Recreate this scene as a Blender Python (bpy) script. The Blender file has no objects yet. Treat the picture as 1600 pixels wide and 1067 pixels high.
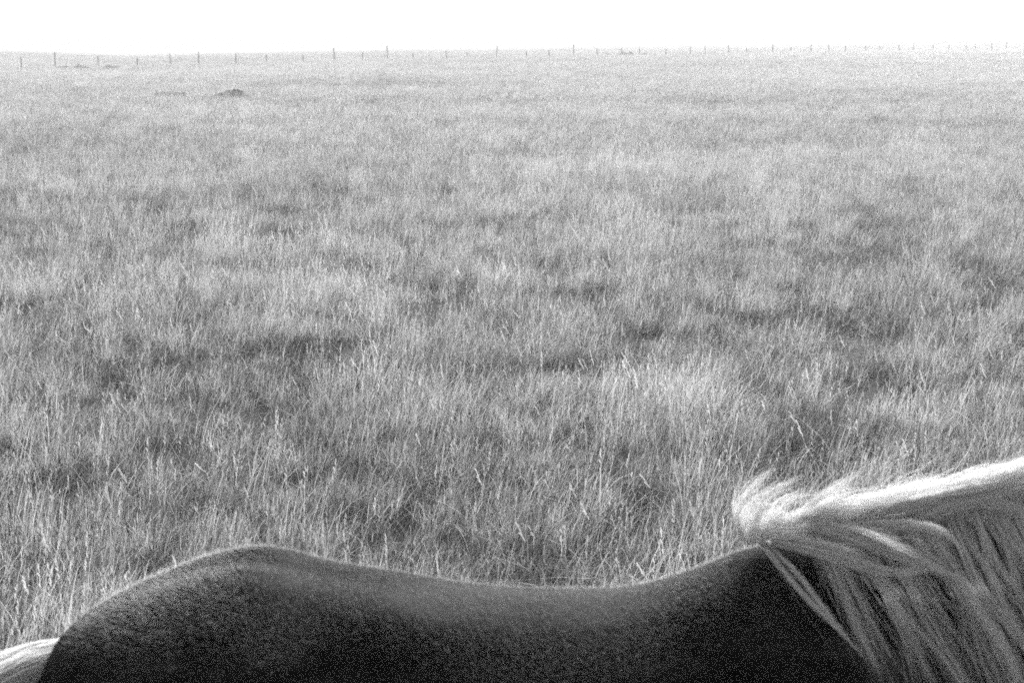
import bpy, bmesh, math, random
import numpy as np
from mathutils import Vector, noise as mnoise

# ------------------------------------------------------------------ camera, sky, sun
scene = bpy.context.scene
C = scene.collection
R = math.radians
CAM_H = 2.08
PITCH = R(11.98)
FPX = 1600 * 50.0 / 36.0
cam_d = bpy.data.cameras.new('camera')
cam = bpy.data.objects.new('camera', cam_d); C.objects.link(cam)
cam.location = (0, 0, CAM_H)
cam.rotation_euler = (math.pi / 2 - PITCH, 0, 0)
cam_d.lens = 50; cam_d.sensor_width = 36
cam_d.clip_start = 0.05; cam_d.clip_end = 6000
cam_d.dof.use_dof = True
cam_d.dof.focus_distance = 9.0
cam_d.dof.aperture_fstop = 9.0
scene.camera = cam

SUN_DIR = Vector((0.28, 0.85, 0.52)).normalized()      # towards the sun: beyond the horse, high
world = bpy.data.worlds.new('World'); scene.world = world; world.use_nodes = True
nt = world.node_tree; nt.nodes.clear()
sky = nt.nodes.new('ShaderNodeTexSky'); sky.sky_type = 'NISHITA'; sky.sun_disc = False
sky.sun_elevation = math.asin(SUN_DIR.z)
sky.sun_rotation = math.atan2(SUN_DIR.x, SUN_DIR.y)
sky.dust_density = 0.6; sky.air_density = 1.0; sky.ozone_density = 1.0
bw = nt.nodes.new('ShaderNodeRGBToBW')                  # black-and-white film
bg = nt.nodes.new('ShaderNodeBackground'); bg.inputs['Strength'].default_value = 0.085
wo = nt.nodes.new('ShaderNodeOutputWorld')
nt.links.new(sky.outputs[0], bw.inputs[0]); nt.links.new(bw.outputs[0], bg.inputs[0]); nt.links.new(bg.outputs[0], wo.inputs[0])

sun_d = bpy.data.lights.new('sun', 'SUN'); sun_d.energy = 3.9; sun_d.angle = R(6); sun_d.color = (1, 1, 1)
sun = bpy.data.objects.new('sun', sun_d); C.objects.link(sun)
sun.rotation_euler = (-SUN_DIR).to_track_quat('-Z', 'Y').to_euler()

vs = scene.view_settings
vs.view_transform = 'Standard'; vs.look = 'None'; vs.gamma = 1.0; vs.use_curve_mapping = False
vs.exposure = 1.12
cy = scene.cycles                                       # the grain of fast film: leave the sampling grain in
cy.use_denoising = False
cy.use_adaptive_sampling = True; cy.adaptive_threshold = 0.07; cy.adaptive_min_samples = 32
cy.max_bounces = 12; cy.diffuse_bounces = 10; cy.sample_clamp_indirect = 1.5; cy.pixel_filter_type = 'BLACKMAN_HARRIS'; cy.filter_width = 1.8; cy.glossy_bounces = 1; cy.transmission_bounces = 5; cy.volume_bounces = 1

# ------------------------------------------------------------------ helpers
def at(px, py, Y):
    """world point on the plane y = Y seen at a photograph pixel"""
    u = (px - 800) / FPX; v = (533.5 - py) / FPX
    c, s = math.cos(PITCH), math.sin(PITCH)
    t = Y / (c + v * s)
    return (u * t, Y, CAM_H + t * (v * c - s))

def smooth(a, b, x):
    t = min(1.0, max(0.0, (x - a) / (b - a))); return t * t * (3 - 2 * t)

def lerp_tab(tab, x):
    if x <= tab[0][0]: return tab[0][1]
    for (x0, y0), (x1, y1) in zip(tab, tab[1:]):
        if x <= x1:
            t = (x - x0) / (x1 - x0); t = t * t * (3 - 2 * t)
            return y0 + (y1 - y0) * t
    return tab[-1][1]

# ground heights by bearing (x/y): at about 150 m, and on the far crest
MID = [(-0.6, -0.1), (-0.31, -0.28), (-0.09, 0.14), (0.09, 0.27), (0.22, 0.52), (0.36, 0.62), (0.6, 0.7)]
CREST_D = [(-0.6, 200), (-0.27, 195), (-0.05, 240), (0.14, 310), (0.36, 390), (0.6, 420)]
CREST_Z = [(-0.6, 0.3), (-0.36, 0.1), (-0.27, -0.4), (-0.05, -0.06), (0.14, 0.07), (0.36, 1.2), (0.6, 1.4)]
def ground_z(x, y):
    n = 0.05 * mnoise.noise((x * 0.13, y * 0.13, 3.1)) + 0.10 * mnoise.noise((x * 0.03, y * 0.03, 7.7))
    n *= smooth(3, 9, math.hypot(x, y))
    if y < 30: return n
    b = x / y
    cd = lerp_tab(CREST_D, b); cz = lerp_tab(CREST_Z, b); mz = lerp_tab(MID, b)
    z = n + mz * smooth(40, 150, y)
    if y > 150: z += (cz - mz) * smooth(150, cd, y)
    if y > cd: z -= .02 * (y - cd) ** 2 / (y - cd + 25)
    return z

def new_mat(name):
    m = bpy.data.materials.new(name); m.use_nodes = True
    n = m.node_tree; n.nodes.clear()
    return m, n
def N(n, t, **kw):
    o = n.nodes.new(t)
    for k, v in kw.items(): setattr(o, k, v)
    return o
def ramp(n, fac, stops):
    r = n.nodes.new('ShaderNodeValToRGB'); e = r.color_ramp.elements
    while len(e) < len(stops): e.new(0.5)
    for i, (p, v) in enumerate(stops):
        e[i].position = p; e[i].color = (v, v, v, 1)
    n.links.new(fac, r.inputs[0]); return r.outputs[0]
def math_n(n, op, a, b=None):
    m = n.nodes.new('ShaderNodeMath'); m.operation = op
    for i, v in enumerate((a, b)):
        if v is None: continue
        if isinstance(v, (int, float)): m.inputs[i].default_value = v
        else: n.links.new(v, m.inputs[i])
    return m.outputs[0]
def noise_n(n, vec, scale, detail=3, rough=0.5, dim='3D'):
    t = n.nodes.new('ShaderNodeTexNoise'); t.noise_dimensions = dim
    t.inputs['Scale'].default_value = scale; t.inputs['Detail'].default_value = detail; t.inputs['Roughness'].default_value = rough
    n.links.new(vec, t.inputs['Vector']); return t.outputs['Fac']

def mesh_np(name, V, F3=None, F4=None, mat=None, parent=None, attrs=None, smooth_s=True, link=True):
    """fast mesh from numpy arrays of quads or triangles"""
    me = bpy.data.meshes.new(name)
    F = F4 if F4 is not None else F3
    k = F.shape[1]
    me.vertices.add(len(V)); me.vertices.foreach_set('co', np.asarray(V, dtype=np.float32).ravel())
    me.loops.add(F.size); me.loops.foreach_set('vertex_index', F.astype(np.int32).ravel())
    me.polygons.add(len(F))
    me.polygons.foreach_set('loop_start', np.arange(0, F.size, k, dtype=np.int32))
    try: me.polygons.foreach_set('loop_total', np.full(len(F), k, dtype=np.int32))
    except Exception: pass
    if attrs:
        for an, av in attrs.items():
            a = me.attributes.new(an, 'FLOAT', 'POINT'); a.data.foreach_set('value', np.asarray(av, dtype=np.float32))
    me.update(calc_edges=True); me.validate()
    if smooth_s: me.polygons.foreach_set('use_smooth', np.ones(len(F), dtype=bool))
    if mat: me.materials.append(mat)
    o = bpy.data.objects.new(name, me)
    if link: C.objects.link(o)
    if parent: o.parent = parent
    return o

def tag(o, label=None, cat=None, group=None, kind=None):
    if label: o['label'] = label
    if cat: o['category'] = cat
    if group: o['group'] = group
    if kind: o['kind'] = kind
    return o
def empty(name, loc=(0, 0, 0)):
    o = bpy.data.objects.new(name, None); C.objects.link(o); o.location = loc; o.empty_display_size = 0.2
    return o

# ------------------------------------------------------------------ materials (all neutral: black-and-white film)
def mat_soil():
    m, n = new_mat('soil_and_thatch')
    out = N(n, 'ShaderNodeOutputMaterial'); b = N(n, 'ShaderNodeBsdfPrincipled')
    tc = N(n, 'ShaderNodeTexCoord')
    f = noise_n(n, tc.outputs['Object'], 1.3, 6, 0.65)
    col = ramp(n, f, [(0.3, 0.02), (0.7, 0.07)])
    n.links.new(col, b.inputs['Base Color']); b.inputs['Roughness'].default_value = 0.95
    b.inputs['Specular IOR Level'].default_value = 0.1
    bp = N(n, 'ShaderNodeBump'); bp.inputs['Strength'].default_value = 0.6; bp.inputs['Distance'].default_value = 0.05
    n.links.new(noise_n(n, tc.outputs['Object'], 14, 4, 0.6), bp.inputs['Height']); n.links.new(bp.outputs[0], b.inputs['Normal'])
    n.links.new(b.outputs[0], out.inputs[0])
    return m

def mat_grass():
    m, n = new_mat('dry_and_green_grass')
    out = N(n, 'ShaderNodeOutputMaterial')
    a1 = N(n, 'ShaderNodeAttribute', attribute_name='tone')                                  # blade
    a2 = N(n, 'ShaderNodeAttribute', attribute_name='patch', attribute_type='INSTANCER')     # stand of grass, with haze paleness added far off
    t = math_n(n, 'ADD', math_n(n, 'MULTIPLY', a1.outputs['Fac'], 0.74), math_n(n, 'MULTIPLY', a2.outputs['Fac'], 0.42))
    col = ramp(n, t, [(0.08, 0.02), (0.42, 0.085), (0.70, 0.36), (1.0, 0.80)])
    b = N(n, 'ShaderNodeBsdfPrincipled'); b.inputs['Roughness'].default_value = 0.6
    b.inputs['Specular IOR Level'].default_value = 0.3
    n.links.new(col, b.inputs['Base Color'])
    tr = N(n, 'ShaderNodeBsdfTranslucent'); n.links.new(col, tr.inputs['Color'])
    mx = N(n, 'ShaderNodeMixShader'); mx.inputs[0].default_value = 0.38
    n.links.new(b.outputs[0], mx.inputs[1]); n.links.new(tr.outputs[0], mx.inputs[2]); n.links.new(mx.outputs[0], out.inputs[0])
    return m

def mat_coat():
    m, n = new_mat('dark_horse_coat')
    out = N(n, 'ShaderNodeOutputMaterial'); b = N(n, 'ShaderNodeBsdfPrincipled')
    tc = N(n, 'ShaderNodeTexCoord')
    mp = N(n, 'ShaderNodeMapping'); mp.inputs['Scale'].default_value = (0.35, 1.0, 1.0); n.links.new(tc.outputs['Object'], mp.inputs[0])
    big = noise_n(n, mp.outputs[0], 7, 5, 0.65)            # faint dapples
    hair = noise_n(n, mp.outputs[0], 420, 3, 0.7)         # hair grain
    f = math_n(n, 'ADD', math_n(n, 'MULTIPLY', big, 0.82), math_n(n, 'MULTIPLY', hair, 0.18))
    col = ramp(n, f, [(0.38, 0.003), (0.50, 0.011), (0.62, 0.045)])
    n.links.new(col, b.inputs['Base Color'])
    b.inputs['Roughness'].default_value = 0.5; b.inputs['Specular IOR Level'].default_value = 0.012
    b.inputs['Sheen Weight'].default_value = 0.0; b.inputs['Sheen Roughness'].default_value = 0.25
    bp = N(n, 'ShaderNodeBump'); bp.inputs['Strength'].default_value = 0.10; bp.inputs['Distance'].default_value = 0.002
    n.links.new(hair, bp.inputs['Height']); n.links.new(bp.outputs[0], b.inputs['Normal'])
    n.links.new(b.outputs[0], out.inputs[0])
    return m

def mat_hair(name, lo, hi, trans, spec=0.4):
    m, n = new_mat(name)
    out = N(n, 'ShaderNodeOutputMaterial')
    a1 = N(n, 'ShaderNodeAttribute', attribute_name='tone')
    col = ramp(n, a1.outputs['Fac'], [(0.0, lo), (1.0, hi)])
    b = N(n, 'ShaderNodeBsdfPrincipled'); b.inputs['Roughness'].default_value = 0.45; b.inputs['Specular IOR Level'].default_value = spec
    n.links.new(col, b.inputs['Base Color'])
    tr = N(n, 'ShaderNodeBsdfTranslucent'); n.links.new(col, tr.inputs['Color'])
    mx = N(n, 'ShaderNodeMixShader'); mx.inputs[0].default_value = trans
    n.links.new(b.outputs[0], mx.inputs[1]); n.links.new(tr.outputs[0], mx.inputs[2]); n.links.new(mx.outputs[0], out.inputs[0])
    return m

def mat_plain(name, v0, v1, scale, rough=0.8, spec=0.3):
    m, n = new_mat(name)
    out = N(n, 'ShaderNodeOutputMaterial'); b = N(n, 'ShaderNodeBsdfPrincipled')
    tc = N(n, 'ShaderNodeTexCoord')
    n.links.new(ramp(n, noise_n(n, tc.outputs['Object'], scale, 4, 0.6), [(0.3, v0), (0.7, v1)]), b.inputs['Base Color'])
    b.inputs['Roughness'].default_value = rough; b.inputs['Specular IOR Level'].default_value = spec
    n.links.new(b.outputs[0], out.inputs[0]); return m

M_SOIL = mat_soil(); M_GRASS = mat_grass(); M_COAT = mat_coat()
M_MANE = mat_hair('flaxen_mane_hair', 0.68, 0.96, 0.60)
M_FUZZ = mat_hair('pale_rim_hair', 0.30, 0.75, 0.55)  # hair of the dark coat coloured pale, painting in its backlit rim
M_POST = mat_plain('weathered_post_wood', 0.05, 0.13, 30, 0.9, 0.1)
M_WIRE = mat_plain('old_wire', 0.2, 0.3, 50, 0.5, 0.5)
M_HOOF = mat_plain('hoof_horn', 0.03, 0.08, 40, 0.5, 0.4)
M_EYE = mat_plain('dark_eye', 0.004, 0.008, 10, 0.08, 0.6)
M_SCRUB = mat_hair('dark_scrub_leaf', 0.015, 0.06, 0.2, 0.2)
M_TWIG = mat_plain('scrub_twig', 0.03, 0.07, 30, 0.9, 0.1)

# ------------------------------------------------------------------ ground
def build_ground():
    ys = [-40, -25, -14, -8, -4, -2]
    y = 0.0
    while y < 1500:
        ys.append(y); y += max(0.6, y * 0.035)
    ys.append(1500)
    cols = 90
    V = []; F = []
    for y in ys:
        half = 45 + abs(y) * 0.75
        for j in range(cols + 1):
            x = (j / cols * 2 - 1) * half
            V.append((x, y, ground_z(x, y)))
    W = cols + 1
    for i in range(len(ys) - 1):
        for j in range(cols):
            a = i * W + j; F.append((a, a + 1, a + 1 + W, a + W))
    o = mesh_np('ground', np.array(V), F4=np.array(F), mat=M_SOIL)
    return tag(o, kind='structure')
ground = build_ground()

# ------------------------------------------------------------------ haze
def build_haze():
    bm = bmesh.new(); bmesh.ops.create_cube(bm, size=1)
    x, y0, y1, z0, z1 = 1300, -60, 1600, -32.0, 3.2
    for v in bm.verts:
        v.co = Vector((v.co.x * 2 * x, (y0 + y1) / 2 + v.co.y * (y1 - y0), (z0 + z1) / 2 + v.co.z * (z1 - z0)))
    me = bpy.data.meshes.new('haze'); bm.to_mesh(me); bm.free()
    m, n = new_mat('pale_air'); out = N(n, 'ShaderNodeOutputMaterial'); p = N(n, 'ShaderNodeVolumePrincipled')
    p.inputs['Color'].default_value = (0.95, 0.95, 0.95, 1); p.inputs['Density'].default_value = 0.0037
    p.inputs['Anisotropy'].default_value = 0.0
    n.links.new(p.outputs[0], out.inputs['Volume'])
    me.materials.append(m)
    o = bpy.data.objects.new('haze', me); C.objects.link(o)
    return tag(o, 'pale haze lying over the whole plain', 'haze', kind='stuff')
build_haze()

# ------------------------------------------------------------------ horse
Y0 = 2.10
# top point and bottom point of each section along the spine (x, z), half width, crest groove, roundness
SEC = [
 (-0.745, 1.103, -.690, .99, .05, 0),
 (-0.727, 1.140, -.705, .91, .105, 0),
 (-0.690, 1.182, -.700, .83, .155, .001),
 (-0.635, 1.214, -.665, .76, .205, .002),
 (-0.570, 1.244, -.600, .71, .245, .004),
 (-0.490, 1.274, -.530, .70, .264, .008),
 (-0.400, 1.289, -.420, .71, .272, .011),
 (-0.300, 1.265, -.300, .70, .266, .009),
 (-0.200, 1.249, -.200, .67, .262, .006),
 (-0.100, 1.229, -.100, .63, .275, .003),
 (0.000, 1.220, .000, .60, .290, .002),
 (0.100, 1.220, .100, .575, .298, 0),
 (0.200, 1.228, .200, .56, .292, 0),
 (0.290, 1.262, .300, .56, .272, 0),
 (0.370, 1.299, .420, .57, .245, 0),
 (0.440, 1.314, .540, .62, .218, 0),
 (0.520, 1.322, .640, .72, .183, 0),
 (0.600, 1.340, .710, .83, .150, 0),
 (0.700, 1.366, .790, .95, .120, 0),
 (0.800, 1.396, .880, 1.06, .102, 0),
 (0.900, 1.430, .960, 1.14, .092, 0),
 (1.000, 1.462, 1.030, 1.19, .087, 0),
 (1.080, 1.476, 1.050, 1.18, .088, 0),
 (1.150, 1.435, 1.060, 1.15, .092, 0),
 (1.210, 1.360, 1.105, 1.10, .093, 0),
 (1.270, 1.270, 1.170, 1.06, .075, 0),
 (1.330, 1.180, 1.245, 1.02, .059, 0),
 (1.380, 1.100, 1.305, .975, .056, 0),
 (1.410, 1.050, 1.355, .955, .050, 0),
 (1.418, 1.010, 1.390, .955, .028, 0),
]
def loft(sec, n=40):
    V = []; F = []
    S_ = np.array(sec, dtype=float); fine = []
    for i in range(len(S_) - 1):
        p0, p1, p2, p3 = S_[max(i - 1, 0)], S_[i], S_[i + 1], S_[min(i + 2, len(S_) - 1)]
        for u in (0, .2, .4, .6, .8):
            fine.append(.5 * ((2 * p1) + (-p0 + p2) * u + (2 * p0 - 5 * p1 + 4 * p2 - p3) * u * u + (-p0 + 3 * p1 - 3 * p2 + p3) * u ** 3))
    fine.append(S_[-1]); sec = fine
    for (xt, zt, xb, zb, w, g) in sec:
        T = np.array((xt, 0, zt)); B = np.array((xb, 0, zb)); c = (T + B) / 2; u = (T - B) / 2
        L = np.linalg.norm(u)
        for k in range(n):
            a = 2 * math.pi * k / n
            s, co = math.sin(a), math.cos(a)
            ey = np.interp(xt, [-.7, -.4, -.1, .2, .4, .7], [.92, .95, 1.06, 1.10, 1.22, 1.1]) if co > 0 else .86
            y = w * math.copysign(abs(s) ** ey, s)
            h = math.copysign(abs(co) ** (0.92 if co > 0 else 0.8), co)
            p = c + u * h + np.array((0, y, 0))
            if g and co > 0:
                p[2] -= g * math.exp(-(y / 0.026) ** 2) - 0.4 * g * math.exp(-((abs(y) - 0.062) / 0.035) ** 2)
            V.append(p)
    m = len(sec)
    for i in range(m - 1):
        for k in range(n):
            a = i * n + k; b = i * n + (k + 1) % n
            F.append((a, b, b + n, a + n))
    F.append(tuple(reversed(range(n)))); F.append(tuple(range((m - 1) * n, m * n)))
    return V, F
def tube(path, n=14, flat=1.0):
    """path of (x, y, z, r), ends closed"""
    V = []; F = []
    P = [np.array(p[:3]) for p in path]
    for i, p in enumerate(path):
        d = P[min(i + 1, len(P) - 1)] - P[max(i - 1, 0)]; d = d / np.linalg.norm(d)
        a1 = np.cross(d, (0, 1, 0)); a1 /= np.linalg.norm(a1); a2 = np.cross(d, a1)
        for k in range(n):
            a = 2 * math.pi * k / n
            V.append(P[i] + p[3] * (math.cos(a) * a1 + flat * math.sin(a) * a2))
    for i in range(len(P) - 1):
        for k in range(n):
            a = i * n + k; b = i * n + (k + 1) % n; F.append((a, b, b + n, a + n))
    F.append(tuple(reversed(range(n)))); F.append(tuple(range((len(P) - 1) * n, len(P) * n)))
    return V, F
def bm_add(bm, V, F):
    vs_ = [bm.verts.new(v) for v in V]
    for f in F:
        try: bm.faces.new([vs_[i] for i in f])
        except ValueError: pass

def build_horse():
    root = empty('horse', (0, Y0, 0))
    tag(root, 'dark horse with pale windblown mane and tail standing in the grass, seen along its back', 'horse')
    bm = bmesh.new()
    bm_add(bm, *loft(SEC))
    for s in (-1, 1):
        bm_add(bm, *tube([(-.52, s*.13, 1.02, .10), (-.51, s*.145, .86, .150), (-.50, s*.15, .70, .135), (-.56, s*.14, .58, .085), (-.66, s*.13, .48, .058), (-.68, s*.13, .40, .043),
                          (-.672, s*.13, .26, .036), (-.665, s*.13, .19, .042), (-.635, s*.13, .12, .036), (-.62, s*.13, .07, .045)], 16))
        bm_add(bm, *tube([(.40, s*.13, 1.0, .09), (.44, s*.145, .84, .125), (.41, s*.14, .68, .10), (.40, s*.135, .54, .068), (.415, s*.13, .42, .052), (.418, s*.13, .36, .050),
                          (.415, s*.13, .24, .034), (.42, s*.13, .18, .041), (.445, s*.13, .11, .034), (.46, s*.13, .07, .043)], 16))
        bm_add(bm, *tube([(1.07, s*.055, 1.43, .028), (1.075, s*.065, 1.49, .034), (1.09, s*.07, 1.55, .024), (1.105, s*.068, 1.60, .006)], 10, 0.7))
    bm_add(bm, *tube([(-.68, 0, 1.12, .035), (-.74, 0, 1.10, .030), (-.79, 0, 1.07, .026), (-.825, 0, 1.02, .02), (-.845, 0, .95, .015), (-.85, 0, .88, .008)], 12))
    bmesh.ops.recalc_face_normals(bm, faces=bm.faces)
    me = bpy.data.meshes.new('horse_shape'); bm.to_mesh(me); bm.free()
    tmp = bpy.data.objects.new('body', me); C.objects.link(tmp)
    r = tmp.modifiers.new('r', 'REMESH'); r.mode = 'VOXEL'; r.voxel_size = 0.011
    sm = tmp.modifiers.new('s', 'SMOOTH'); sm.factor = 0.5; sm.iterations = 14
    dg = bpy.context.evaluated_depsgraph_get()
    me2 = bpy.data.meshes.new_from_object(tmp.evaluated_get(dg))
    bpy.data.objects.remove(tmp)
    co = np.empty(len(me2.vertices) * 3, dtype=np.float32); me2.vertices.foreach_get('co', co); co = co.reshape(-1, 3)
    no = np.empty(len(me2.vertices) * 3, dtype=np.float32); me2.vertex_normals.foreach_get('vector', no); no = no.reshape(-1, 3)
    # muscle and bone: (x, |y|, z, rx, ry, rz, height)
    for (x, y, z, rx, ry, rz, h) in [
        (-.33, .235, 1.17, .07, .10, .07, .022),    # point of hip
        (-.24, .23, 1.10, .08, .10, .12, -.022),    # flank hollow
        (-.52, .23, 1.12, .13, .12, .10, .014),     # gluteal
        (-.62, .22, .98, .12, .12, .14, .012),
        (.30, .20, 1.12, .05, .10, .14, -.012),     # behind the shoulder blade
        (.40, .20, 1.12, .06, .10, .16, .014),      # shoulder blade
        (.06, .26, 1.02, .20, .12, .14, .010),
        (-.10, .12, 1.24, .14, .05, .05, .008),
        ]:
        d = ((co[:, 0] - x) / rx) ** 2 + ((np.abs(co[:, 1]) - y) / ry) ** 2 + ((co[:, 2] - z) / rz) ** 2
        co += (no.T * (h * np.exp(-d))).T.astype(np.float32)
    me2.vertices.foreach_set('co', co.ravel())
    me2.materials.clear(); me2.materials.append(M_COAT)
    me2.polygons.foreach_set('use_smooth', np.ones(len(me2.polygons), dtype=bool)); me2.update()
    body = bpy.data.objects.new('body', me2); C.objects.link(body); body.parent = root
    # hooves, eyes, nostrils
    for s in (-1, 1):
        for hx in (-.61, .47):
            V, F = tube([(hx - .012, s*.13, .085, .043), (hx, s*.13, .045, .052), (hx + .012, s*.13, 0.004, .060)], 16)
            b2 = bmesh.new(); bm_add(b2, V, F); m_ = bpy.data.meshes.new('hoof'); b2.to_mesh(m_); b2.free(); m_.materials.append(M_HOOF)
            o = bpy.data.objects.new('hoof', m_); C.objects.link(o); o.parent = root
        b2 = bmesh.new(); bmesh.ops.create_uvsphere(b2, u_segments=16, v_segments=10, radius=.02)
        m_ = bpy.data.meshes.new('eye'); b2.to_mesh(m_); b2.free(); m_.materials.append(M_EYE)
        o = bpy.data.objects.new('eye', m_); C.objects.link(o); o.parent = root; o.location = (1.19, s*.083, 1.285)
    # short coat hair standing off the back, its rim light put in by pale colour
    rng = np.random.default_rng(5)
    me2.calc_loop_triangles()
    nt_ = len(me2.loop_triangles)
    tv = np.empty(nt_ * 3, dtype=np.int32); me2.loop_triangles.foreach_get('vertices', tv); tv = tv.reshape(-1, 3)
    A, B_, Cc = co[tv[:, 0]], co[tv[:, 1]], co[tv[:, 2]]
    nrm = np.cross(B_ - A, Cc - A); ar = np.linalg.norm(nrm, axis=1); nrm /= np.maximum(ar, 1e-9)[:, None]
    cz = (A[:, 2] + B_[:, 2] + Cc[:, 2]) / 3; cx = (A[:, 0] + B_[:, 0] + Cc[:, 0]) / 3
    wgt = ar * np.clip(nrm[:, 2] * 3.0 - 2.0, .002, 1) * np.where(cz > 0.85, 1, 0.0) * np.where(cx < 0.75, 1, 0.2); wgt /= wgt.sum()  # hairs crowd the upward skin, where the painted rim light belongs
    k = 70000
    idx = rng.choice(nt_, k, p=wgt); r1 = np.sqrt(rng.random(k)); r2 = rng.random(k)
    P = A[idx] * (1 - r1)[:, None] + B_[idx] * (r1 * (1 - r2))[:, None] + Cc[idx] * (r1 * r2)[:, None]
    n_ = nrm[idx]
    flow = np.array((-1.0, 0, -0.25)) + rng.normal(0, .25, (k, 3)); flow -= n_ * (flow * n_).sum(1)[:, None]
    flow /= np.linalg.norm(flow, axis=1)[:, None]
    ln = rng.uniform(.004, .008, k)[:, None]
    tip = P + flow * ln + n_ * ln * rng.uniform(.6, 1.6, k)[:, None]
    side = np.cross(flow, n_) * 0.00018
    V = np.stack([P - side - n_ * .001, P + side - n_ * .001, tip], 1).reshape(-1, 3)
    tone = np.repeat(rng.random(k), 3)
    o = mesh_np('coat_hair', V, F3=np.arange(k * 3).reshape(-1, 3), mat=M_FUZZ, parent=root, attrs={'tone': tone}, smooth_s=False)
    o['kind'] = 'stuff'
    return root
horse = build_horse()

# ------------------------------------------------------------------ mane and tail: strands that follow hand-laid locks
def catmull(P, m):
    P = np.asarray(P, dtype=float); n = len(P)
    Q = np.vstack([2 * P[0] - P[1], P, 2 * P[-1] - P[-2]])
    seg = np.linalg.norm(np.diff(P, axis=0), axis=1); cum = np.concatenate([[0], np.cumsum(seg)]); cum /= cum[-1]
    out = []
    for t in np.linspace(0, 1, m):
        i = min(n - 2, int(np.searchsorted(cum, t, side='right') - 1)); u = (t - cum[i]) / max(1e-9, cum[i + 1] - cum[i])
        p0, p1, p2, p3 = Q[i], Q[i + 1], Q[i + 2], Q[i + 3]
        out.append(.5 * ((2 * p1) + (-p0 + p2) * u + (2 * p0 - 5 * p1 + 4 * p2 - p3) * u * u + (-p0 + 3 * p1 - 3 * p2 + p3) * u ** 3))
    return np.array(out)
class Strands:
    def __init__(self, seed): self.V = []; self.F = []; self.T = []; self.c = 0; self.rng = np.random.default_rng(seed)
    def lock(self, P, n, r0, r1, r2, rad=0.0005, m=16, fly=0.05, wob=0.006, squash=0.6, tone=(0, 1), len_j=0.25, root_off=None):
        rng = self.rng
        n = int(n * 2.2); rad = rad * .75
        G = catmull(P, 40)
        t0 = np.zeros(n); t1 = 1 - np.abs(rng.normal(0, len_j, n)).clip(0, .7)
        tt = t0[:, None] + np.linspace(0, 1, m)[None, :] * (t1 - t0)[:, None]
        fi = tt * 39; i0 = np.clip(fi.astype(int), 0, 38); fr = (fi - i0)[..., None]
        base = G[i0] * (1 - fr) + G[i0 + 1] * fr
        d = G[-1] - G[0]; d /= np.linalg.norm(d)
        a = np.cross(d, (0, 1, 0)); a /= np.linalg.norm(a); b = np.cross(d, a)
        ang = rng.uniform(0, 2 * math.pi, n); rr = np.sqrt(rng.random(n))
        spread = np.interp(tt, [0, .5, 1], [r0, r1, r2])
        ca = (rr * np.cos(ang))[:, None] * spread; sb = (rr * np.sin(ang))[:, None] * spread * squash
        u = np.linspace(0, 1, m)[None, :]
        ph = rng.uniform(0, 6.28, (n, 4)); am = rng.normal(0, wob, (n, 2))
        ca = ca + am[:, :1] * np.sin(u * 4 + ph[:, :1]) * u + .35 * am[:, 1:] * np.sin(u * 11 + ph[:, 1:2]) * u
        sb = sb + am[:, 1:] * np.sin(u * 4.6 + ph[:, 2:3]) * u
        wild = (rng.random(n) < fly)[:, None] * rng.normal(0, .018, (n, 1)) * u ** 1.5
        ca = ca + wild
        X = base + ca[..., None] * a + sb[..., None] * b
        tan = np.gradient(X, axis=1); tan /= np.maximum(np.linalg.norm(tan, axis=2, keepdims=True), 1e-9)
        e1 = np.cross(tan, np.array((.13, .97, .21))); e1 /= np.maximum(np.linalg.norm(e1, axis=2, keepdims=True), 1e-9); e2 = np.cross(tan, e1)
        rad_u = rad * rng.uniform(.6, 1.3, (n, 1)) * (1 - .75 * u ** 3)
        tw = rng.uniform(0, math.pi, (n, 1)) + u * rng.normal(0, 1.2, (n, 1))
        off = rad_u[..., None] * (np.cos(tw)[..., None] * e1 + np.sin(tw)[..., None] * e2)
        self.V.append(np.stack([X - off, X + off], 2).reshape(-1, 3))       # n, m, 2, 3
        ids = self.c + np.arange(n * m * 2).reshape(n, m, 2)
        self.F.append(np.stack([ids[:, :-1, 0], ids[:, :-1, 1], ids[:, 1:, 1], ids[:, 1:, 0]], -1).reshape(-1, 4))
        self.T.append(np.repeat(rng.uniform(tone[0], tone[1], n), m * 2))
        self.c += n * m * 2
    def build(self, name, mat, parent):
        V = np.concatenate(self.V) - np.array(parent.location)
        return mesh_np(name, V, F4=np.concatenate(self.F), mat=mat, parent=parent, attrs={'tone': np.concatenate(self.T)})

def PX(*pts):
    return [at(p[0], p[1], Y0 + (p[2] if len(p) > 2 else 0)) for p in pts]

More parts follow.
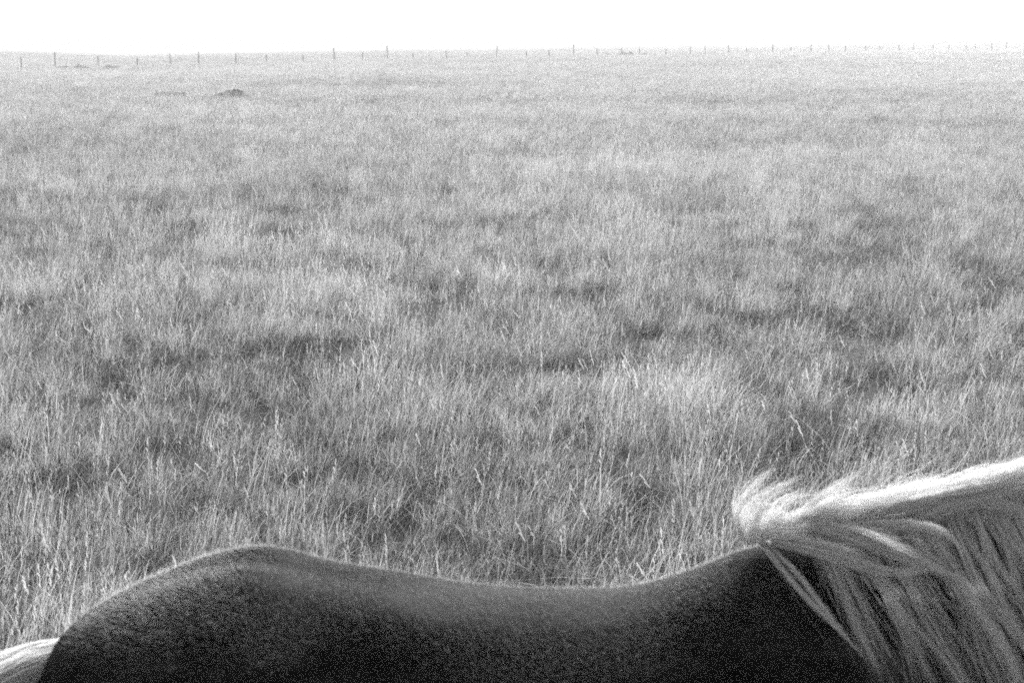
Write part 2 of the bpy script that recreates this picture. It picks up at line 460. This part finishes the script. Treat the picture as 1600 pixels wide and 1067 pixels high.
def build_mane():
    S = Strands(11)
    rng = random.Random(4)
    def crest(x): return 846 - (x - 1160) * .197
    # bright band streaming along the crest: many thin locks, each rooted on the crest
    for k in range(54):
        x0 = 1165 + (k / 53) ** 1.1 * 620 + rng.uniform(-10, 10)
        L = rng.uniform(170, 330); up = rng.uniform(-2, 30); e = rng.uniform(-26, 14); d0 = rng.uniform(-.025, .03)
        lift = min(1, .55 + k / 40)
        y0 = crest(x0) - 6
        pts = [(x0, y0, d0 * .5)]
        for j in range(1, 6):
            t = j / 5
            pts.append((x0 + L * t, crest(x0 + L * t) - 6 - lift * (up * math.sin(t * 2.2) + e * t * t) + rng.uniform(-13, 13), d0 - .02 * math.sin(t * 3)))
        S.lock(PX(*pts), rng.randint(14, 34), rng.uniform(.006, .014), rng.uniform(.006, .015), rng.uniform(.003, .013), fly=.2, wob=.010, tone=rng.choice(((.2, .7), (.5, 1), (.7, 1))))
    S.lock(PX((1300,822,-.01),(1400,795,-.05),(1480,775,-.05),(1560,757,-.05),(1660,730,-.04)), 220, .012,.010,.014)
    S.lock(PX((1380,822,-.03),(1450,803,-.06),(1530,783,-.06),(1600,768,-.05),(1700,740,-.04)), 160, .008,.007,.012)
    S.lock(PX((1460,785,-.02),(1540,788,-.06),(1600,805,-.08),(1680,840,-.10)), 180, .010,.010,.02)
    S.lock(PX((1480,790,-.03),(1560,800,-.06),(1640,825,-.08)), 120, .008,.01,.015)
    # knot of hair at the withers and its upright tufts
    S.lock(PX((1160,846,.0),(1163,828,-.01),(1190,808,-.01),(1240,798,0)), 50, .010,.014,.008, wob=.010, fly=.2, len_j=.4)
    S.lock(PX((1168,846,.0),(1190,830,-.02),(1230,815,-.02),(1290,806,-.02)), 70, .010,.012,.008, wob=.010, fly=.2, len_j=.4)
    S.lock(PX((1185,842,.0),(1215,822,-.01),(1260,805,-.01),(1320,795,-.01)), 70, .010,.012,.010, wob=.010, fly=.2, len_j=.4)
    S.lock(PX((1158,842,.0),(1152,805,.0),(1170,768,.0),(1210,728,.01)), 34, .005,.004,.002, len_j=.2, fly=.2, wob=.005)
    S.lock(PX((1162,842,.0),(1160,812,.0),(1180,782,.0),(1218,752,.01)), 20, .006,.005,.003, len_j=.3, fly=.25)
    S.lock(PX((1178,838,.0),(1183,800,.0),(1206,768,.0),(1256,742,.01)), 34, .007,.005,.002, len_j=.2, fly=.2, wob=.005)
    S.lock(PX((1200,832,.0),(1212,800,.0),(1235,778,.0),(1275,768,.01)), 26, .008,.008,.006, len_j=.4, fly=.3)
    S.lock(PX((1225,826,.0),(1262,792,.0),(1300,764,.0),(1346,738,.01)), 40, .008,.005,.002, len_j=.2, fly=.2, wob=.005)
    S.lock(PX((1240,824,.0),(1285,788,.0),(1325,762,.0),(1335,752,.01)), 22, .008,.006,.003, len_j=.3, fly=.2)
    # long locks trailing over the shoulder
    S.lock(PX((1186,845,-.01),(1215,880,-.08),(1262,935,-.14),(1312,985,-.175),(1352,1028,-.19)), 60, .004,.003,.001, fly=.02, wob=.003, len_j=.3)
    S.lock(PX((1194,848,-.01),(1236,886,-.09),(1272,930,-.14),(1300,966,-.165),(1322,996,-.18)), 50, .004,.003,.001, fly=.02, wob=.003, len_j=.3)
    S.lock(PX((1205,846,-.02),(1270,862,-.09),(1340,880,-.13),(1400,893,-.15),(1465,888,-.16)), 130, .006,.005,.001, fly=.03, wob=.004)
    S.lock(PX((1215,840,-.02),(1290,862,-.09),(1345,885,-.13),(1400,896,-.15)), 130, .009,.007,.005, fly=.03, wob=.004)
    S.lock(PX((1265,822,-.03),(1345,840,-.09),(1400,862,-.13),(1450,882,-.155),(1488,897,-.165)), 300, .013,.011,.002, fly=.03, wob=.005)
    S.lock(PX((1300,818,-.03),(1370,838,-.09),(1420,862,-.13),(1455,880,-.15)), 160, .012,.008,.002, fly=.03, wob=.004)
    S.lock(PX((1310,820,-.03),(1400,818,-.08),(1455,822,-.11),(1490,842,-.13),(1510,875,-.145)), 60, .006,.006,.004, len_j=.4, fly=.03, wob=.003)
    S.lock(PX((1488,897,-.165),(1510,920,-.165),(1535,960,-.17),(1570,1010,-.175),(1600,1067,-.18)), 60, .005,.006,.006, fly=.03, wob=.004)
    S.lock(PX((1230,848,-.03),(1280,852,-.08),(1320,862,-.11),(1370,878,-.13)), 80, .006,.007,.006, fly=.05, wob=.005)
    # curtain of hair lying on the near side of the neck
    for k in range(50):
        f = k / 49
        x0 = 1255 + 640 * f + rng.uniform(-12, 12)
        y0 = crest(x0) - 2
        wa = rng.uniform(2, 15); wf = rng.uniform(28, 60); sl = rng.uniform(.28, .85); wv = rng.uniform(0, 6)
        drop = max(0, 40 - abs(x0 - 1290) * .3)
        pts = [(x0, y0, -.01), (x0 + 10, y0 + 14, -.045), (x0 + 30, y0 + 55 + drop * .4, -.10)]
        x, y, _ = pts[-1]; dy = -.125
        end = 1130 + rng.uniform(-20, 200)
        while y < end:
            st = rng.uniform(55, 80); y += st; x += st * sl + rng.uniform(-9, 9) + wa * math.sin(y / wf + wv); dy -= .012 + rng.uniform(-.008, .008)
            pts.append((x, y, dy))
        S.lock(PX(*pts), rng.choice((8, 14, 22, 30)), .008, rng.uniform(.002, .010), rng.uniform(.003, .012), wob=.007, fly=.15, tone=rng.choice(((0, .4), (.2, .8), (.4, 1))), len_j=.22)
    for k in range(16):                                     # thin veil of loose hair over the locks
        x0 = 1265 + 560 * k / 15 + rng.uniform(-10, 10); y0 = crest(x0)
        pts = [(x0, y0, -.015), (x0 + 14, y0 + 20, -.06), (x0 + 36, y0 + 70, -.12)]
        x, y, dy = x0 + 36, y0 + 70, -.135; wv = rng.uniform(0, 6)
        while y < 1180:
            y += 60; x += 60 * rng.uniform(.35, .65) + 14 * math.sin(y / 40 + wv); dy -= .014
            pts.append((x, y, dy))
        S.lock(PX(*pts), 7, .018, .028, .030, wob=.014, fly=.3, tone=(0, .7), len_j=.3)
    return S.build('mane', M_MANE, horse)
build_mane()

def build_tail():
    S = Strands(23)
    S.lock([(-.70, Y0, 1.145), (-.745, Y0, 1.128), (-.82, Y0, 1.070), (-.88, Y0, .97), (-.91, Y0, .75), (-.90, Y0, .40)], 700, .020, .065, .06, wob=.03, squash=1.0, fly=.35, tone=(0, .5))
    S.lock([(-.705, Y0 - .02, 1.135), (-.765, Y0 - .035, 1.115), (-.84, Y0 - .05, 1.04), (-.87, Y0 - .05, .8), (-.86, Y0 - .03, .45)], 600, .025, .065, .06, wob=.03, squash=1.0, fly=.35, tone=(0, .5))
    S.lock([(-.70, Y0 + .015, 1.14), (-.76, Y0 + .02, 1.120), (-.84, Y0 + .02, 1.05), (-.91, Y0 + .02, .85), (-.92, Y0 + .02, .5)], 700, .02, .06, .06, wob=.03, squash=1.0, fly=.35, tone=(0, .5))
    S.lock([(-.70, Y0 - .02, 1.14), (-.755, Y0 - .03, 1.125), (-.83, Y0 - .045, 1.07), (-.89, Y0 - .04, .95), (-.90, Y0 - .03, .6)], 800, .022, .05, .06, wob=.03, squash=1.0, fly=.35, tone=(0, .5))
    return S.build('tail', M_MANE, horse)
build_tail()

# ------------------------------------------------------------------ fence along the horizon
def build_fence():
    root = empty('wire_fence', (0, 0, 0))
    tag(root, 'long line of weathered fence posts with wire along the hazy horizon', 'fence')
    rng = random.Random(8)
    bm = bmesh.new()
    n = 7
    rings = []
    for (z, r) in ((-.3, .055), (.0, .055), (.5, .052), (.93, .05), (.98, .045), (1.0, .022)):
        ring = [bm.verts.new((r * math.cos(2*math.pi*k/n) * (1 + .08*math.sin(k*2.3)), r * math.sin(2*math.pi*k/n), z)) for k in range(n)]
        if rings:
            for k in range(n): bm.faces.new((rings[-1][k], rings[-1][(k+1) % n], ring[(k+1) % n], ring[k]))
        rings.append(ring)
    bm.faces.new(rings[-1])
    me = bpy.data.meshes.new('post'); bm.to_mesh(me); bm.free(); me.materials.append(M_POST)
    tall = {0: 1.35, 4: 1.25, 8: 1.3, 10: 1.45, 14: 1.3, 17: 1.3, -1: 1.0}
    pts = []
    for i in range(-7, 50):
        x = -36.2 + 2.487 * i + rng.uniform(-.45, .45); y = 116 + 1.72 * i
        z = ground_z(x, y)
        h = tall.get(i, rng.uniform(.72, 1.15))
        o = bpy.data.objects.new('post', me); C.objects.link(o); o.parent = root
        o.location = (x, y, z); o.scale = (1.1, 1.1, h)
        o.rotation_euler = (rng.gauss(0, .04), rng.gauss(0, .07), rng.uniform(0, 6))
        pts.append((x, y, z))
    for hgt in (.45, .75, 1.02):
        bm = bmesh.new(); prev = None
        for (x, y, z) in pts:
            ring = [bm.verts.new((x + .07 + .003 * math.cos(a), y - .06, z + hgt + .003 * math.sin(a))) for a in (0, 2.1, 4.2)]
            if prev:
                for k in range(3): bm.faces.new((prev[k], prev[(k+1) % 3], ring[(k+1) % 3], ring[k]))
            prev = ring
        m_ = bpy.data.meshes.new('wire'); bm.to_mesh(m_); bm.free(); m_.materials.append(M_WIRE)
        o = bpy.data.objects.new('wire', m_); C.objects.link(o); o.parent = root
build_fence()

# ------------------------------------------------------------------ low dark scrub far out on the plain
def scrub(px, Y, w, h, n, label, seed):
    rng = np.random.default_rng(seed)
    x = (px - 800) / FPX * Y
    root = empty('low_scrub', (x, Y, ground_z(x, Y)))
    tag(root, label, 'shrub', 'low dark scrub on the plain')
    # lumpy cushion: leaf triangles through its volume
    nb = max(3, int(w / 0.5))
    cx = rng.uniform(-w / 2, w / 2, nb); cy = rng.uniform(-.5, .5, nb); rh = rng.uniform(.6, 1.0, nb) * h * (1 - .5 * (np.abs(cx) / (w / 2)) ** 2)
    b = rng.integers(0, nb, n)
    d = rng.normal(0, 1, (n, 3)); d /= np.linalg.norm(d, axis=1)[:, None]; d[:, 2] = np.abs(d[:, 2]); rr = rng.random(n) ** .4
    P = np.stack([cx[b] + d[:, 0] * rr * .42, cy[b] + d[:, 1] * rr * .42, .02 + d[:, 2] * rr * rh[b]], 1)
    s = rng.uniform(.03, .07, n)[:, None]
    e1 = rng.normal(0, 1, (n, 3)); e1 /= np.linalg.norm(e1, axis=1)[:, None]; e2 = rng.normal(0, 1, (n, 3)); e2 /= np.linalg.norm(e2, axis=1)[:, None]
    V = np.stack([P - e1 * s, P + e1 * s, P + e2 * s * 1.4], 1).reshape(-1, 3)
    mesh_np('foliage', V, F3=np.arange(n * 3).reshape(-1, 3), mat=M_SCRUB, parent=root, attrs={'tone': np.repeat(rng.random(n), 3)}, smooth_s=False)
    for k in range(nb):
        bm = bmesh.new()
        bm_add(bm, *tube([(cx[k], cy[k], -.1, .03), (cx[k] + rng.normal(0, .04), cy[k] + .01, rh[k] * .5, .02), (cx[k] + rng.normal(0, .08), cy[k] + .02, rh[k] * .95, .006)], 5))
        m_ = bpy.data.meshes.new('stem'); bm.to_mesh(m_); bm.free(); m_.materials.append(M_TWIG)
        o = bpy.data.objects.new('stem', m_); C.objects.link(o); o.parent = root
SCRUBS = [
 (368, 51, .7, .32, 5000, 'darkest low shrub standing alone in the grass below the fence', 1),
 (276, 51.5, .9, .30, 1600, 'fainter low shrub just left of the darkest one', 2),
 (130, 112, 2.6, .50, 6000, 'dark strip of scrub at the foot of the leftmost fence posts', 3),
 (180, 112.5, 1.5, .52, 4500, 'short dark scrub strip touching the end of the leftmost one', 4),
 (980, 152, 5.0, .55, 9000, 'long low dark scrub behind the fence right of centre', 5),
]
for s_ in SCRUBS: scrub(*s_)

# ------------------------------------------------------------------ grass
KINDS = [   # blades, low, high, width, radius, lean, tone low, tone high, heads, curl
    (22, .06, .18, .0034, .075, .55, .20, .80, 0, .8),
    (22, .05, .16, .0036, .080, .65, .10, .65, 0, .8),
    (20, .08, .23, .0032, .070, .52, .45, 1.0, .12, .8),
    (20, .06, .20, .0034, .080, .90, .40, 1.0, 0, 1.3),
    (10, .16, .33, .0034, .070, .42, .65, 1.0, .25, 1.0),
    (24, .03, .11, .0048, .090, .65, .0, .30, 0, .8)]
def sward(name, seed, level, count=15, spread=.25):
    """a small piece of sward: several tufts of the kinds that grow at that level of paleness"""
    rng = np.random.default_rng(seed)
    V = []; F = []; T = []; c = 0; seg = 4
    for _t in range(count):
        ta = rng.uniform(0, 6.283); tr = spread * math.sqrt(rng.random()); tx, ty = tr * math.cos(ta), tr * math.sin(ta)
        r = rng.random() + (level - .5) * .7
        kd = 5 if r < .12 else 1 if r < .36 else 0 if r < .58 else 3 if r < .78 else 2 if r < .93 else 4
        nblades, h0, h1, w, rad, lean, tone0, tone1, heads, curl = KINDS[kd]
        dt = rng.normal(0, .28); hs = max(.45, rng.normal(1, .30))
        for _ in range(nblades):
            a = rng.uniform(0, 6.283); r = rad * math.sqrt(rng.random())
            bx, by = tx + r * math.cos(a), ty + r * math.sin(a)
            h = rng.uniform(h0, h1) * hs; ww = w * rng.uniform(.6, 1.3)
            la = rng.uniform(0, 6.283); lm = min(abs(rng.normal(0, lean * .85)), 1.0)
            lx, ly = lm * math.cos(la) + .17, lm * math.sin(la)
            cu = rng.uniform(.2, 1.0) * curl
            fa = rng.uniform(0, 3.1416); fx, fy = math.cos(fa) * ww / 2, math.sin(fa) * ww / 2
            tn = min(1, max(0, .48 + (rng.uniform(tone0, tone1) + dt - .48) * 1.6))
            hd = rng.random() < heads
            for k in range(seg + 1):
                t = k / seg
                bend = t * (.5 + t * (.5 + cu))
                x = bx + lx * h * bend; y = by + ly * h * bend
                z = h * (t - .26 * cu * min(lm, .95) * 2.6 * t * t)
                k_w = (1 - t) ** .6 if not hd else .5
                if k == seg: k_w = .05
                V += [(x - fx * k_w, y - fy * k_w, z), (x + fx * k_w, y + fy * k_w, z)]; T += [tn, tn]
            for k in range(seg): F.append((c + 2*k, c + 2*k + 1, c + 2*k + 3, c + 2*k + 2))
            tipx, tipy, tipz = x, y, z
            c += 2 * (seg + 1)
            if hd:                                          # slim seed head of short awns round the stem tip
                dx, dy = lx * h * .22, ly * h * .22
                for q in range(8):
                    s = q / 7
                    px, py, pz = tipx + dx * (s - .6), tipy + dy * (s - .6), tipz + .10 * (s - .6) * (1 - .5 * lm)
                    oa = rng.uniform(0, 6.283); ol = .008 * math.sin(.4 + 2.4 * s)
                    ox, oy = ol * math.cos(oa) + dx * .2, ol * math.sin(oa) + dy * .2
                    V += [(px, py, pz), (px + .002, py + .002, pz + .004), (px + ox + .001, py + oy, pz + .022), (px + ox - .002, py + oy, pz + .015)]
                    T += [tn * .85] * 4
                    F.append((c, c + 1, c + 2, c + 3)); c += 4
    return mesh_np(name, np.array(V), F4=np.array(F), mat=M_GRASS, attrs={'tone': T}, link=False)

def build_grass():
    col = bpy.data.collections.new('grass_tufts')        # source shapes only, not in the scene itself
    LV, NV = 5, 6
    variants = [sward('sward_%02d' % (l * NV + j), 100 + l * NV + j, .1 + .8 * l / (LV - 1)) for l in range(LV) for j in range(NV)]
    for v in variants: col.objects.link(v)
    rng = np.random.default_rng(77)
    # dark stands seen in the photograph (ground x, y, radii) and pale ones
    def gpt(px, py):
        d = at(px, py, 1.0); t = CAM_H * .88 / (CAM_H - d[2])
        return d[0] * t, t
    patches = []
    for (px, py, wx, wy, amt) in [
        (330, 505, 170, 16, -.42), (230, 520, 60, 14, -.2), (480, 510, 70, 14, -.2), (350, 550, 90, 12, -.18), (690, 690, 60, 18, -.4), (800, 580, 35, 14, -.35),
        (1055, 310, 32, 8, -.35), (1370, 320, 55, 10, -.38), (1420, 360, 80, 10, -.2), (60, 288, 80, 9, -.3), (450, 277, 80, 8, -.22), (1560, 400, 70, 25, -.22),
        (950, 520, 60, 14, -.25), (1280, 600, 80, 25, -.22), (130, 590, 90, 20, -.2), (150, 700, 60, 20, -.22), (480, 840, 90, 25, -.25), (800, 870, 90, 20, -.22), (700, 810, 60, 25, -.2),
        (940, 700, 90, 30, -.12), (700, 470, 160, 25, .16), (480, 430, 150, 25, .14), (1000, 240, 260, 14, .14), (700, 360, 260, 25, .08), (1060, 590, 80, 25, .12), (250, 460, 120, 15, .12),
        (60, 900, 110, 50, .26), (960, 890, 60, 25, .2), (180, 880, 70, 25, .15), (840, 150, 700, 8, -.10), (1300, 142, 300, 9, -.14), (1380, 180, 260, 8, -.16), (600, 128, 200, 6, -.16), (100, 138, 110, 6, -.14), (840, 225, 160, 6, -.12), (300, 110, 500, 5, .1), (1000, 180, 200, 8, .0),
        (1250, 82, 320, 3, -.2), (800, 98, 160, 3, -.14), (700, 182, 200, 8, -.08)]:
        x, y = gpt(px, py); _, ya = gpt(px, py - wy); _, yb = gpt(px, py + wy)
        patches.append((x, y, wx / FPX * y, max(.15, (ya - yb) / 2), amt))
    pts = []; ps = []; pr = []; pi = []; pp = []
    # number per m2 falls with distance as the tufts widen
    y = -1.2; dy = .25
    PA = np.array(patches)
    while y < 430:
        dy = max(.25, y * .02)
        half = .42 * max(y, 0) + 1.7
        s = max(1.0, y / 22.0)
        dens = 22.0 / s ** 1.72
        n = rng.poisson(dens * dy * 2 * half)
        xs = rng.uniform(-half, half, n); yy = y + rng.uniform(0, dy, n)
        for x, q in zip(xs, yy):
            if q > 150 and q > lerp_tab(CREST_D, x / q) + 25: continue
            big = mnoise.noise((x * .16 + 5, q * .42, 1.0)); med = mnoise.noise((x * .8, q * 1.1, 9.0)); sm_ = mnoise.noise((x * 3.3, q * 3.0, 4.0))
            pw = max(0.0, 1 - q / 60)
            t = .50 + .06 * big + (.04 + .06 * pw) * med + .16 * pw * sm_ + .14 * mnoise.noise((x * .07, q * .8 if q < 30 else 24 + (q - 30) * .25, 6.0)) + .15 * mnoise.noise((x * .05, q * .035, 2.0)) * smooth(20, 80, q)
            d2 = ((x - PA[:, 0]) / PA[:, 2]) ** 2 + ((q - PA[:, 1]) / PA[:, 3]) ** 2
            pa = 1.2 * float((PA[:, 4] * np.exp(-d2)).sum())
            t += pa + rng.normal(0, .17) + .22 * smooth(12, 60, q)  # last term pales the grass with distance: haze put into its tone
            h = 1.0 + .18 * med + .35 * min(0, pa) + .25 * sm_ + rng.normal(0, .12)
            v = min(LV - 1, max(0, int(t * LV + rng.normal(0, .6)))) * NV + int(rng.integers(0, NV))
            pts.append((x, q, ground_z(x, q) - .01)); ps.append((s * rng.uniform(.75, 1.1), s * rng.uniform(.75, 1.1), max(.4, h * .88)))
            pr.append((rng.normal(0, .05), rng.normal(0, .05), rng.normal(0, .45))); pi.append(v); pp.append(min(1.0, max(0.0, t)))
        y += dy
    me = bpy.data.meshes.new('grass'); me.from_pydata(pts, [], [])
    a = me.attributes.new('tuft_scale', 'FLOAT_VECTOR', 'POINT'); a.data.foreach_set('vector', np.array(ps, dtype=np.float32).ravel())
    a = me.attributes.new('tuft_turn', 'FLOAT_VECTOR', 'POINT'); a.data.foreach_set('vector', np.array(pr, dtype=np.float32).ravel())
    a = me.attributes.new('kind_index', 'INT', 'POINT'); a.data.foreach_set('value', np.array(pi, dtype=np.int32))
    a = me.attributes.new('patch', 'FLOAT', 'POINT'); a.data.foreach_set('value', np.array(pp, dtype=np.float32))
    o = bpy.data.objects.new('grass', me); C.objects.link(o)
    g = bpy.data.node_groups.new('grass_stand', 'GeometryNodeTree')
    g.interface.new_socket('Geometry', in_out='INPUT', socket_type='NodeSocketGeometry'); g.interface.new_socket('Geometry', in_out='OUTPUT', socket_type='NodeSocketGeometry')
    gi = g.nodes.new('NodeGroupInput'); go = g.nodes.new('NodeGroupOutput')
    m2p = g.nodes.new('GeometryNodeMeshToPoints'); iop = g.nodes.new('GeometryNodeInstanceOnPoints')
    ci = g.nodes.new('GeometryNodeCollectionInfo'); ci.inputs['Collection'].default_value = col
    ci.inputs['Separate Children'].default_value = True; ci.inputs['Reset Children'].default_value = True
    iop.inputs['Pick Instance'].default_value = True
    def attr(nm, tp):
        q = g.nodes.new('GeometryNodeInputNamedAttribute'); q.data_type = tp; q.inputs['Name'].default_value = nm
        return q.outputs['Attribute']
    g.links.new(gi.outputs[0], m2p.inputs['Mesh']); g.links.new(m2p.outputs[0], iop.inputs['Points'])
    g.links.new(ci.outputs[0], iop.inputs['Instance'])
    g.links.new(attr('kind_index', 'INT'), iop.inputs['Instance Index'])
    e2r = g.nodes.new('FunctionNodeEulerToRotation'); g.links.new(attr('tuft_turn', 'FLOAT_VECTOR'), e2r.inputs[0])
    g.links.new(e2r.outputs[0], iop.inputs['Rotation']); g.links.new(attr('tuft_scale', 'FLOAT_VECTOR'), iop.inputs['Scale'])
    g.links.new(iop.outputs[0], go.inputs[0])
    md = o.modifiers.new('grass_stand', 'NODES'); md.node_group = g
    tag(o, 'tall dry and green grass covering the whole plain', 'grass', kind='stuff')
    print('tufts', len(pts))
build_grass()
